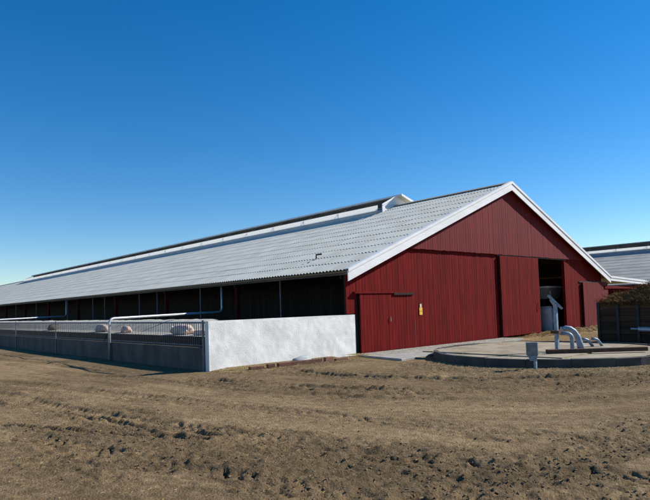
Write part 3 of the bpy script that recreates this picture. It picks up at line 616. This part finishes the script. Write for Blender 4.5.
hopper = thing('feed_hopper', 'pale metal feed hopper behind the gate inside the doorway', 'hopper', (16.1, 1.2, 0))
MB().hexa([(.0, 0, 1.75), (1.6, 0, 1.75), (1.6, 1.0, 1.75), (0, 1.0, 1.75), (-.2, -.2, 2.36), (1.8, -.2, 2.36), (1.8, 1.2, 2.36), (-.2, 1.2, 2.36)]).build('bin', 'galv', hopper)
MB().box((-.24, -.24, 2.362), (1.84, 1.24, 2.45)).build('rim', 'white', hopper)
for x in (.1, 1.4): MB().box((x, .1, 0), (x + .1, .2, 1.748)).build('leg', 'dark', hopper)

# ------------------------------------------------------------------ loose ground cover
def clods(n, place, rmin, rmax, name):
    base = bmesh.new(); bmesh.ops.create_icosphere(base, subdivisions=1, radius=1); BV = np.array([v.co[:] for v in base.verts]); BF = np.array([[v.index for v in f.verts] for f in base.faces]); base.free()
    xy = place(n); xy = xy[rng.random(len(xy)) < .06 + churn(xy[:, 0], xy[:, 1])]; n = len(xy); z = ground_z(xy[:, 0], xy[:, 1]); r = rmin + (rmax - rmin) * rng.random(n) ** 3
    V = BV[None] * (1 + rng.uniform(-.35, .35, (n, len(BV), 1))) * r[:, None, None] * np.stack([rng.uniform(.7, 1.4, n), rng.uniform(.7, 1.4, n), rng.uniform(.5, .85, n)], -1)[:, None]
    V = V + np.stack([xy[:, 0], xy[:, 1], z + r * .1], -1)[:, None]
    F = BF[None] + (np.arange(n) * len(BV))[:, None, None]
    me = bpy.data.meshes.new(name); me.from_pydata(V.reshape(-1, 3).tolist(), [], F.reshape(-1, 3).tolist()); return link(name, me, 'clod', kind='stuff')
def fan(n, v0, v1, k=.62):
    v = v0 + (v1 - v0) * rng.random(n) ** 1.2; u = rng.uniform(-1, 1, n) * (v * k + .6); x = CAM.x + u * rx + v * fx; y = CAM.y + u * ry + v * fy
    ok = ~((x > -5.95) & (y > -.1)) & (np.hypot(x - PC[0], y - PC[1]) > 3.6) & ~((x > -1.2) & (y > -3)); return np.stack([x, y], -1)[ok]
def along(n):
    out = []
    for pts, wd, rut, lug in TR:
        P = np.array(pts); k = n // len(TR); i = rng.integers(0, len(P) - 1, k); t = rng.random((k, 1)); c = P[i] * (1 - t) + P[i + 1] * t
        out.append(c + rng.normal(0, .28, (k, 2)))
    o = np.concatenate(out); return o[~((o[:, 0] > -5.95) & (o[:, 1] > -.1)) & (np.hypot(o[:, 0] - PC[0], o[:, 1] - PC[1]) > 3.6)]
c1 = clods(20000, lambda n: np.concatenate([fan(n, 4, 20), along(n // 2)]), .003, .018, 'soil_clods')
c1['label'] = 'loose soil clods scattered over the bare yard'; c1['category'] = 'clods'
def strawpts(n):
    P = []
    a = fan(n // 9, 5, 19); P.append(a)
    k = n // 3; P.append(np.stack([rng.uniform(-5.8, .0, k), -.05 - np.abs(rng.normal(0, .55, k))], -1))
    k = n // 3; P.append(np.stack([rng.uniform(-.6, 21, k), -.2 - np.abs(rng.normal(0, 1.2, k))], -1))
    k = n // 3; a_ = rng.uniform(2.6, 5.0, k); r_ = 3.5 + np.abs(rng.normal(0, .7, k)); P.append(np.stack([2.62 + r_ * np.cos(a_), -5.58 + r_ * np.sin(a_)], -1))
    k = n // 5; P.append(np.stack([rng.uniform(-5.8, .0, k), -.05 - np.abs(rng.normal(0, .25, k))], -1))
    return np.concatenate(P)
xy = strawpts(26000); z = ground_z(xy[:, 0], xy[:, 1]); z = np.where((xy[:, 0] > -.6) & (xy[:, 0] < 9.2) & (xy[:, 1] > -1.5), .052, z); rp = np.hypot(xy[:, 0] - PC[0], xy[:, 1] - PC[1]); z = np.where(rp < PR - .02, PZ + .006, z)
o = strands('straw_litter', np.stack([xy[:, 0], xy[:, 1], z + .004], -1), 'paleStraw', (.012, .055), .002, .2, label='scattered straw litter along the foot of the walls', cat='straw')
# low drift of straw in front of the big doors
V = []; nx, ny = 200, 30
for j in range(ny + 1):
    for i in range(nx + 1):
        x = 9.0 + i / nx * 12.6; y = -.17 - j / ny * 1.9; e = math.sin(min(1, (1 - j / ny) * 1.2) * math.pi / 2) * min(1, i / 60) * min(1, (nx - i) / 14)
        n_ = vn(np.array([x]), np.array([y]), .8, 111)[0] + .6 * vn(np.array([x]), np.array([y]), .2, 112)[0]
        n_ += 1.2 * abs(vn(np.array([x]), np.array([y]), .13, 113)[0]); V.append((x, y, -.04 + e * (.10 + .13 * n_)))
MB().add(V, [(j * (nx + 1) + i, j * (nx + 1) + i + 1, (j + 1) * (nx + 1) + i + 1, (j + 1) * (nx + 1) + i) for j in range(ny) for i in range(nx)]).build('straw_drift', 'straw', kind='stuff', smooth=True, label='low drift of trampled straw before the barn doors', cat='straw')

pts = [(v[0] + random.uniform(-.05, .05), v[1] + random.uniform(-.05, .05), v[2] + .005) for v in random.choices(V, k=5000) if v[2] > .0]
strands('loose_straw', pts, 'straw', (.06, .22), .004, .5, label='loose straw strands on the drift before the barn doors', cat='straw')
